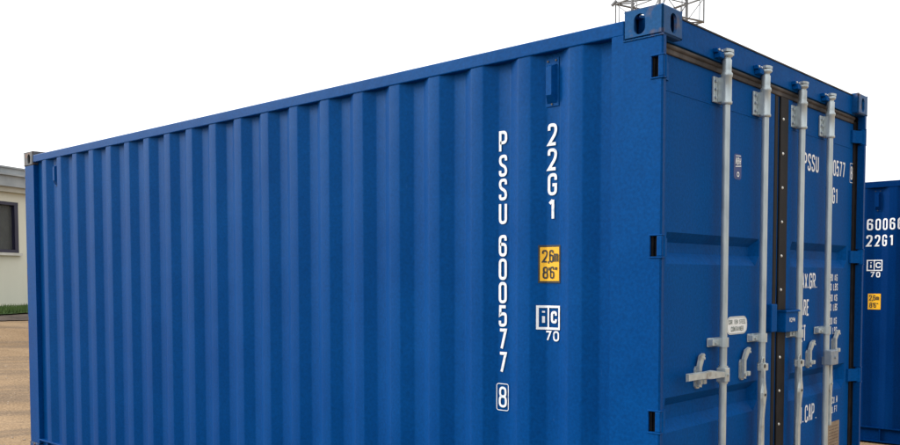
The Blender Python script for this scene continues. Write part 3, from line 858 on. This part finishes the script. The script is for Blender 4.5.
# rod 1: handle lying level to the left in its catch
y = YR[0]; mb = MB()
mb.box(XR-0.020, XR+0.026, y-0.026, y+0.016, 1.048, 1.112, ch=0.004)
mb.cyl((XR, y, 1.040), (XR, y, 1.120), 0.0215, seg=18)
mb.cyl((XR+0.026, y-0.006, 1.082), (XR+0.032, y-0.006, 1.082), 0.007, seg=10)
V = []; n_ = 20
for k in range(n_+1):
    t = k/n_; yy = y-0.020-0.345*t
    zc = 1.083+0.004*math.sin(t*3)+0.012*t; hh_ = 0.014+0.005*math.exp(-((t-0.35)/0.16)**2)+0.003*t
    xx = XR+0.016
    V += [(xx-0.007, yy, zc-hh_), (xx+0.007, yy, zc-hh_*.8), (xx+0.007, yy, zc+hh_*.8), (xx-0.007, yy, zc+hh_)]
mb.add(V, [(4*k+a, 4*k+(a+1) % 4, 4*(k+1)+(a+1) % 4, 4*(k+1)+a) for k in range(n_) for a in range(4)]+[(0, 1, 2, 3), tuple(4*n_+a for a in (3, 2, 1, 0))])
mb.build('handle', M['worn'], ROD[0])
# catches
def catch(yb, zb, zt, par, lean=0.05):
    mb = MB()
    # back plate
    mb.prism([(yb-0.024, zb+0.012), (yb-0.010, zb), (yb+0.012, zb), (yb+0.024, zb+0.014), (yb+0.022, zb+0.085), (yb+0.010, zb+0.098), (yb-0.012, zb+0.098), (yb-0.024, zb+0.085)], 0, -0.0545, -0.046)
    # vertical strap and hooked top leaning away
    zk = zb+0.092
    mb.prism([(yb-0.018, zb+0.010), (yb+0.006, zb+0.006), (yb+0.006, zk), (yb+0.006+lean, zt-0.004), (yb-0.004+lean, zt+0.004), (yb-0.020+lean*0.6, zt-0.006), (yb-0.018, zk+0.010)], 0, -0.044, -0.030)
    mb.cyl((-0.047, yb-0.006, zb+0.030), (-0.024, yb-0.006, zb+0.030), 0.011, seg=12)
    mb.box(-0.046, -0.018, yb+0.006, yb+0.030, zb+0.020, zb+0.042, ch=0.003)
    mb.cyl((-0.030, yb+lean-0.006, zt-0.018), (-0.026, yb+lean-0.006, zt-0.018), 0.006, seg=10)
    mb.build('handle_catch', M['worn'], par)
catch(0.420, 1.030, 1.180, dl, 0.030)
catch(0.872, 1.030, 1.180, dl)
catch(1.702, 1.026, 1.172, dr)
catch(2.085, 1.070, 1.212, dr)

# lock box
mb = MB()
mb.box(-0.0545, -0.002, 1.270, 1.432, 1.240, 1.352, ch=0.004)
mb.prism([(-0.0545, 1.352), (-0.002, 1.352), (0.006, 1.347), (0.006, 1.342), (-0.002, 1.345), (-0.0545, 1.345)], 1, 1.262, 1.440)
lb = mb.build('lock_box', M['blue_door'], dr)
mb = MB(); pl = lambda a, c: (-0.0012+LF[0], a, c)
text(mb, 'R2PM', 1.318, 1.290, 0.014, 0.022, 0.003, 0.018, pl)
mb.build('lock_box_lettering', M['decal_white'], dr, recalc=False)
mb = MB(); mb.box(-0.0545, -0.020, 1.140, 1.208, 1.246, 1.384, ch=0.004)
mb.box(-0.050, -0.030, 1.208, 1.226, 1.270, 1.350)
mb.build('lock_box', M['blue_door'], dl)

# decals on the left leaf
pl = lambda a, c: (XD+0.0010+LF[0], a, c); pl2 = lambda a, c: (XD+0.0026+LF[0], a, c)
mb = MB(); rounded_sheet(mb, 0.712, 0.932, 1.250, 1.334, 0.046, pl); ov = mb.build('oval_decal', M['decal_white'], dl, recalc=False)
mb = MB()
text(mb, 'COR TEN STEEL', 0.731, 1.298, 0.0105, 0.021, 0.0026, 0.0143, pl2)
text(mb, 'CONTAINER', 0.757, 1.264, 0.0115, 0.023, 0.0028, 0.0150, pl2)
ribbon(mb, rp([(0.716, 1.254), (0.928, 1.254), (0.928, 1.330), (0.716, 1.330)], 0.046, True, 6), 0.002, pl2)
mb.build('oval_decal_lettering', noise_mat('green_grey_ink', (0.09, 0.14, 0.12), (0.16, 0.2, 0.18), scale=30), dl, recalc=False)
mb = MB(); rounded_sheet(mb, 0.766, 0.846, 1.972, 2.090, 0.022, pl); nd = mb.build('navy_decal', M['decal_navy'], dl, recalc=False)
mb = MB()
text(mb, 'NBH', 0.778, 2.040, 0.015, 0.034, 0.0042, 0.0195, pl2, slant=0.15)
ribbon(mb, [(0.778, 2.030), (0.838, 2.036)], 0.004, pl2)
ribbon(mb, [(0.782, 2.080), (0.836, 2.083)], 0.003, pl2)
text(mb, 'O', 0.795, 1.984, 0.026, 0.024, 0.005, 0, pl2)
mb.build('navy_decal_marks', M['decal_white'], dl, recalc=False)

# right leaf lettering
mb = MB()
def dt(s_, x, z, w, h, t, pitch): text(mb, s_, x, z, w, h, t, pitch, pl)
dt('PSSU', 1.606, 2.090, 0.045, 0.093, 0.0115, 0.0570)
dt('600577', 1.947, 2.096, 0.040, 0.090, 0.0105, 0.0500)
dt('8', 2.330, 2.096, 0.036, 0.080, 0.0100, 0)
ribbon(mb, rp([(2.321, 2.080), (2.377, 2.080), (2.377, 2.192), (2.321, 2.192)], 0.008, True), 0.004, pl)
mb.build('identification_lettering', M['white'], dr, recalc=False)
def line(nm):
    global mb
    mb.build(nm, M['white'], dr, recalc=False); mb = MB()
mb = MB(); dt('22G1', 1.942, 1.938, 0.039, 0.092, 0.0105, 0.0490); line('type_code_lettering')
dt('MAX', 1.558, 1.455, 0.038, 0.087, 0.0100, 0.0455); dt('.', 1.694, 1.455, 0.02, 0.087, 0.011, 0)
dt('GR', 1.712, 1.455, 0.042, 0.087, 0.0105, 0.0500); dt('.', 1.813, 1.455, 0.02, 0.087, 0.011, 0)
line('weight_lettering')
dt('TARE', 1.556, 1.310, 0.035, 0.089, 0.0100, 0.0415)
line('weight_lettering')
dt('NET', 1.558, 1.170, 0.035, 0.092, 0.0100, 0.0415)
line('weight_lettering')
dt('CU', 1.558, 0.726, 0.036, 0.096, 0.0100, 0.0430); dt('.', 1.648, 0.726, 0.02, 0.096, 0.012, 0)
dt('CAP', 1.682, 0.726, 0.041, 0.096, 0.0105, 0.0490); dt('.', 1.838, 0.726, 0.02, 0.096, 0.012, 0)
line('weight_lettering')
w_, h_, t_, p_ = 0.0190, 0.040, 0.0052, 0.0240
for z, s_ in ((1.497, '30480 KG'), (1.443, '67200 LBS'), (1.381, ' 2180 KG'), (1.327, ' 4810 LBS'), (1.248, '28300 KG'), (1.192, '62390 LBS'), (0.788, ' 33.2 CU.M'), (0.732, ' 1172 CU.FT')):
    x = 1.928
    x = 2.150 - len(s_)*p_ + (0.006 if 'LBS' in s_ else 0) + (0.034 if 'CU' in s_ else 0)
    dt(s_, x, z, w_, h_, t_, p_); line('weight_figures')
pb = MB().box(XD, XD+0.003, 2.030, 2.215, 0.440, 0.682).build('data_plate', M['plate'], dr)
mb = MB(); pp = lambda a, c: (XD+0.0036+LF[0], a, c)
for k in range(12):
    z = 0.655-0.018*k
    a = 2.045
    while a < 2.195:
        b2 = min(2.198, a+random.uniform(0.012, 0.05)); ribbon(mb, [(a, z), (b2, z)], 0.005, pp); a = b2+0.008
mb.build('data_plate_print', M['plate_ink'], dr, recalc=False)

# ------------------------------------------------------------------ second container, copied part by part
X2, Y2, Z2 = -0.470, 6.030, -0.100
LETTERS = {'railway_code_lettering', 'identification_lettering', 'type_code_lettering', 'height_decal', 'railway_mark'}
box2 = box1.copy(); scene.collection.objects.link(box2)
box2.location = BASE+Vector((X2, Y2, Z2))
box2['label'] = 'blue container partly hidden behind the near one, marked 60066 in horizontal white figures'
CHILD = {}
for o in scene.objects:
    if o.parent is not None: CHILD.setdefault(o.parent, []).append(o)
for c in CHILD[box1]:
    base_name = c.name.split('.')[0]
    if base_name in LETTERS: continue
    d = c.copy(); scene.collection.objects.link(d); d.parent = box2
    for g_ in CHILD.get(c, []):
        e = g_.copy(); scene.collection.objects.link(e); e.parent = d
M['navy2'] = blue_paint('darker_blue_enamel', (0.0003, 0.022, 0.110), spec=0.04)  # darker copy of the blue enamel for the second container
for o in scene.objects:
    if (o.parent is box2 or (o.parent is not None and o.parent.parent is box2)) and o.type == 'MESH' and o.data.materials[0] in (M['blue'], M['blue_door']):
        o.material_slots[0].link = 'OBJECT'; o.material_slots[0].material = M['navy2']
def mk2(nm, fn, mat, par=box2, off=0.004):
    mb = MB(); fn(mb, side_place(off)); return mb.build(nm, mat, par, recalc=False)
ox = X2
def fn(mb, pl):
    text(mb, 'PSSU', -1.111-0.34-ox, 1.985-Z2, 0.050, 0.112, 0.0135, 0.0695, pl)
    text(mb, '60066', -1.118-ox, 1.985-Z2, 0.050, 0.112, 0.0135, 0.0700, pl)
mk2('identification_lettering', fn, M['white'])
def fn(mb, pl): text(mb, '22G1', -1.120-ox, 1.828-Z2, 0.050, 0.112, 0.0135, 0.0690, pl)
mk2('type_code_lettering', fn, M['white'])
def fn(mb, pl):
    ic_mark(mb, pl, -1.108-ox, -0.980-ox, 1.594-Z2, 1.692-Z2, 0.010)
    text(mb, '70', -1.085-ox, 1.525-Z2, 0.038, 0.056, 0.010, 0.052, pl)
mk2('railway_mark', fn, M['white'])
mb = MB(); rect_sheet(mb, -1.098-ox, -0.986-ox, 1.212-Z2, 1.366-Z2, side_place(0.004)); hd2 = mb.build('height_decal', M['amber'], box2, recalc=False)
def fn(mb, pl):
    text(mb, '2', -1.088-ox, 1.300-Z2, 0.022, 0.052, 0.006, 0, pl); text(mb, ',', -1.064-ox, 1.300-Z2, 0.010, 0.052, 0.006, 0, pl)
    text(mb, '6', -1.056-ox, 1.300-Z2, 0.022, 0.052, 0.006, 0, pl); text(mb, 'm', -1.030-ox, 1.300-Z2, 0.028, 0.052, 0.006, 0, pl)
    text(mb, '8', -1.084-ox, 1.228-Z2, 0.022, 0.050, 0.006, 0, pl); text(mb, "'", -1.060-ox, 1.228-Z2, 0.012, 0.050, 0.006, 0, pl)
    text(mb, '6', -1.050-ox, 1.228-Z2, 0.022, 0.050, 0.006, 0, pl); text(mb, '"', -1.024-ox, 1.228-Z2, 0.018, 0.050, 0.005, 0, pl)
mk2('decal_figures', fn, M['ink'], hd2, 0.006)

# ------------------------------------------------------------------ ground
ORG = Vector((0, 0, 0))
def sstep(t): t = max(0, min(1, t)); return t*t*(3-2*t)
AZ = R(114); BD = Vector((math.cos(AZ), math.sin(AZ), 0)); BN = Vector((BD.y, -BD.x, 0))   # wall direction / outward normal
BP = Vector((-16.2, 3.85, 0))
def gz(x, y):
    h = -0.10*sstep((y-2.6)/3.0)*sstep((x+9)/3)
    # rises towards the office building; measured as distance in front of its wall
    d = (Vector((x, y, 0))-BP).dot(BN)
    h += 0.90*sstep((9.0-d)/8.2)*sstep((-5.0-x)/4.0)
    return h
def axis_lin(lo, hi, a, c, step, coarse):
    xs_ = []
    x = lo
    while x < a: xs_.append(x); x += max(coarse*0.25, (a-x)*0.35)
    x = a
    while x < c: xs_.append(x); x += step
    x = c; g_ = step
    while x < hi: xs_.append(x); x += g_; g_ *= 1.5
    xs_.append(hi); return xs_
gx = axis_lin(-1500, 1500, -26, 6, 0.5, 8); gy = axis_lin(-1500, 1500, -8, 14, 0.5, 8)
v = [(x, y, gz(x, y)+0.006*math.sin(x*2.1+y*1.3)+0.004*math.sin(y*3.7-x*0.9)) for y in gy for x in gx]
n_ = len(gx)
mb = MB(); mb.add(v, [(j*n_+i, j*n_+i+1, (j+1)*n_+i+1, (j+1)*n_+i) for j in range(len(gy)-1) for i in range(n_-1)], True)
g_ = mb.build('ground', M['ground'], None, recalc=False); g_['kind'] = 'structure'

v = []
for i in range(41):
    for j in range(13):
        x = -5.2+17.2*i/40; y = -10.0+9.72*j/12
        if i == 0: x += 0.10*math.sin(y*1.9)+0.05*math.sin(y*6.1)
        v.append((x, y, gz(x, y)+0.016))
mb = MB(); mb.add(v, [(i*13+j, i*13+j+1, (i+1)*13+j+1, (i+1)*13+j) for i in range(40) for j in range(12)], True)
g_ = mb.build('added_dark_apron', noise_mat('added_apron_tarmac', (0.045, 0.044, 0.042), (0.075, 0.070, 0.064), rough=0.85, scale=9, bump=0.7, bump_scale=70, bump_dist=0.006,  # unseen dark tarmac added in front, to cut bounce onto the lower wall
     c3=(0.12, 0.10, 0.08), c3_amount=0.42, c3_scale=0.9), None); g_['kind'] = 'structure'

def strip(d0, d1, s0, s1, lift, name, mat, bulge=0.0, ragged=0.0):
    """band in front of the building wall, d0..d1 metres from it, following the ground"""
    v = []; ns, nd = 110, 6
    for i in range(ns+1):
        s_ = s0+(s1-s0)*i/ns
        rg = ragged*(math.sin(s_*2.3)+math.sin(s_*5.9+1)+math.sin(s_*13.1+2))/3
        for j in range(nd+1):
            t = j/nd; d = d0+(d1+rg-d0)*t
            q = BP+BD*s_+BN*d
            v.append((q.x, q.y, gz(q.x, q.y)+lift+bulge*math.sin(math.pi*t)+0.006*math.sin(q.x*2.1+q.y*1.3)+0.004*math.sin(q.y*3.7-q.x*0.9)))
    m_ = nd+1
    mb = MB(); mb.add(v, [(i*m_+j, i*m_+j+1, (i+1)*m_+j+1, (i+1)*m_+j) for i in range(ns) for j in range(nd)], True)
    o = mb.build(name, mat, None); o['kind'] = 'structure'; return o
strip(-0.02, 1.45, -6, 12, 0.05, 'lawn', M['lawn'], 0.04, 0.05)
strip(1.30, 2.10, -6, 12, 0.012, 'soil_border', M['soil'], 0.03, 0.12)
# grass blades on the lawn
mb = MB()
for k in range(15000):
    s_ = random.uniform(-4, 4); d = random.uniform(0.02, 1.48)
    q = BP+BD*s_+BN*d
    z = gz(q.x, q.y)+0.05
    h_ = random.uniform(0.04, 0.12)*(1.2 if random.random() < .2 else 1); a = random.uniform(0, math.tau); w_ = random.uniform(0.004, 0.009)
    dx, dy = math.cos(a)*w_, math.sin(a)*w_; lx, ly = random.gauss(0, .03), random.gauss(0, .03)
    mb.add([(q.x-dx, q.y-dy, z), (q.x+dx, q.y+dy, z), (q.x+lx, q.y+ly, z+h_)], [(0, 1, 2)])
g_ = mb.build('grass', M['grass'], None, recalc=False); g_['kind'] = 'stuff'; g_['label'] = 'short green grass along the foot of the cream building'; g_['category'] = 'grass'
# loose stones
mb = MB()
for k in range(500):
    x = random.uniform(-14, -6.2); y = random.uniform(-1.5, 5.0)
    r_ = random.choice((0.004, 0.006, 0.008, 0.012)); bm = bmesh.new(); bmesh.ops.create_icosphere(bm, subdivisions=1, radius=r_)
    for q in bm.verts: q.co = Vector((q.co.x*random.uniform(.8, 1.5), q.co.y*random.uniform(.8, 1.3), q.co.z*0.6))+Vector((x, y, gz(x, y)+r_*0.2))
    mb.bm(bm)
g_ = mb.build('gravel', noise_mat('yard_stones', (0.36, 0.27, 0.19), (0.55, 0.46, 0.36), rough=0.9, scale=3), None); g_['kind'] = 'stuff'
g_['label'] = 'loose stones scattered over the sandy yard'; g_['category'] = 'gravel'

# ------------------------------------------------------------------ office building
def bpt(s_, d, z): q = BP+BD*s_+BN*d; return (q.x, q.y, z)
def bbox(mb, s0, s1, d0, d1, z0, z1):
    v = [bpt(s_, d, z) for s_ in (s0, s1) for d in (d0, d1) for z in (z0, z1)]
    return mb.add(v, [(0,1,3,2),(4,6,7,5),(0,4,5,1),(2,3,7,6),(0,2,6,4),(1,5,7,3)])
ORG = BP.copy()
bld = thing('office_building', 'low cream building with grey roof edge and dark window beyond the container', 'building', BP)
S0, S1, ZB, ZT = -6.0, 11.0, 0.80, 3.20
wins = [(-4.3, -2.5), (-1.60, 0.15), (1.3, 3.05), (4.2, 5.95), (7.3, 9.05)]
mb = MB()
edges = [S0]+[e for w in wins for e in w]+[S1]
for a, c in zip(edges[0::2], edges[1::2]): bbox(mb, a, c, -0.2, 0, ZB, ZT)
for a, c in wins: bbox(mb, a, c, -0.2, 0, ZB, 2.04); bbox(mb, a, c, -0.2, 0, 3.02, ZT)
bbox(mb, S0, S0+0.2, -6, -0.2, ZB, ZT); bbox(mb, S1-0.2, S1, -6, -0.2, ZB, ZT); bbox(mb, S0, S1, -6.2, -6, ZB, ZT)
for s_ in [-5.2, -2.0, 0.62, 3.6, 6.6, 10]: bbox(mb, s_, s_+0.03, 0.0, 0.012, ZB, ZT)
mb.build('wall', M['wall'], bld)
mb = MB(); bbox(mb, S0-.05, S1+.05, -0.1, 0.03, ZB-.1, ZB+0.22); mb.build('plinth', noise_mat('plinth_render', (0.42, 0.40, 0.34), (0.52, 0.49, 0.42), rough=.9, scale=4), bld)
mb = MB()
bbox(mb, S0-.2, S1+.2, -6.3, 0.16, 3.30, 3.505)
bbox(mb, S0-.2, S1+.2, -6.3, 0.22, 3.505, 3.535)
bbox(mb, S0-.2, S1+.2, -6.2, 0.06, 3.535, 3.66)
bbox(mb, S0-.2, S1+.2, -6.2, 0.10, 3.66, 3.69)
roof = mb.build('roof', M['fascia'], bld)
mb = MB(); bbox(mb, S0-.1, S1+.1, -0.2, 0.10, 3.20, 3.30); mb.build('fascia', M['fascia_cream'], bld)
for a, c in wins:
    fr = MB(); t = 0.07
    bbox(fr, a, c, -0.12, 0.015, 2.96, 3.02); bbox(fr, a, c, -0.12, 0.015, 2.04, 2.10)
    bbox(fr, a, a+t, -0.12, 0.013, 2.10, 2.96); bbox(fr, c-t-0.02, c, -0.12, 0.013, 2.10, 2.96)
    bbox(fr, (a+c)/2-0.03, (a+c)/2+0.03, -0.12, 0.010, 2.10, 2.96)
    w = fr.build('window', M['winframe'], bld)
    q = MB(); bbox(q, a+t, c-t, -0.075, -0.065, 2.10, 2.96); q.build('pane', M['glass'], w)
    q = MB(); bbox(q, a-0.04, c+0.04, -0.02, 0.07, 1.985, 2.036); q.build('sill', M['sill'], w)
mb = MB(); bbox(mb, S0+.3, S1-.3, -2.4, -2.3, ZB, ZT); bbox(mb, S0+.3, S1-.3, -2.3, -.2, 1.5, 1.55)
for k in range(24): s_ = S0+.6+k*0.68; bbox(mb, s_, s_+0.3, -2.3, -1.6, 1.55, random.uniform(1.9, 2.7))
mb.build('interior', M['curtain'], bld)

# ------------------------------------------------------------------ lattice mast behind the container
ORG = Vector((0, 0, 0))
TC = Vector((-11.98, 21.24, 0)); ta = math.atan2(TC.y-CAM.y, TC.x-CAM.x)
tr = Vector((math.sin(ta), -math.cos(ta), 0)); tf = Vector((math.cos(ta), math.sin(ta), 0))
ORG = TC.copy()
mast = thing('lattice_mast', 'thin grey lattice mast with a railed cage showing above the container corner', 'mast', TC)
def tp(a, c, z): q = TC+tr*a+tf*c; return Vector((q.x, q.y, z))
hm = 0.80
leg = [(hm, 0), (0, hm), (-hm, 0), (0, -hm)]
ZTOP = 13.5
for a, c in leg: MB().cyl(tp(a, c, -0.1), tp(a, c, ZTOP), 0.045, seg=10).build('leg', M['tower'], mast)
for k in range(9):
    z = 0.2+k*1.6
    mb = MB()
    for i in range(4):
        (a, c), (e, g2) = leg[i], leg[(i+1) % 4]
        z2 = min(z+1.6, ZTOP)
        mb.cyl(tp(a, c, z), tp(e, g2, z), 0.018, seg=6); 
        if z2 > z: mb.cyl(tp(a, c, z) if k % 2 else tp(e, g2, z), tp(e, g2, z2) if k % 2 else tp(a, c, z2), 0.016, seg=6)
    mb.build('brace', M['tower'], mast)
hc = 1.30
ring = [(hc, 0), (0, hc), (-hc, 0), (0, -hc)]
for z in (9.22, 9.92):
    mb = MB()
    for i in range(4):
        (a, c), (e, g2) = ring[i], ring[(i+1) % 4]
        mb.cyl(tp(a, c, z), tp(e, g2, z), 0.030, seg=8)
        for (u_, w_) in (leg[i],): mb.cyl(tp(a, c, z), tp(u_, w_, z), 0.022, seg=6)
    mb.build('cage_ring', M['tower'], mast)
for i in range(4):
    a, c = ring[i]; MB().cyl(tp(a, c, 9.18), tp(a, c, 11.6), 0.024, seg=8).build('cage_post', M['tower'], mast)
    (e, g2) = ring[(i+1) % 4]
    mb = MB()
    for t in (0.09, 0.5):
        q0 = tp(a+(e-a)*t, c+(g2-c)*t, 9.22); q1 = tp(a+(e-a)*t, c+(g2-c)*t, 9.92); mb.cyl(q0, q1, 0.014, seg=6)
    mb.cyl(tp(a, c, 9.92), tp((a+e)/2, (c+g2)/2, 9.22), 0.013, seg=6)
    mb.build('cage_rail', M['tower'], mast)
mb = MB(); mb.cyl(tp(-hc-0.08, 0, 9.97), tp(0.1, 0, 10.0), 0.026, seg=8); mb.cyl(tp(-hc-.12, 0, 9.88), tp(-hc+.02, 0, 10.02), 0.05, seg=10)
mb.build('cross_arm', M['tower'], mast)
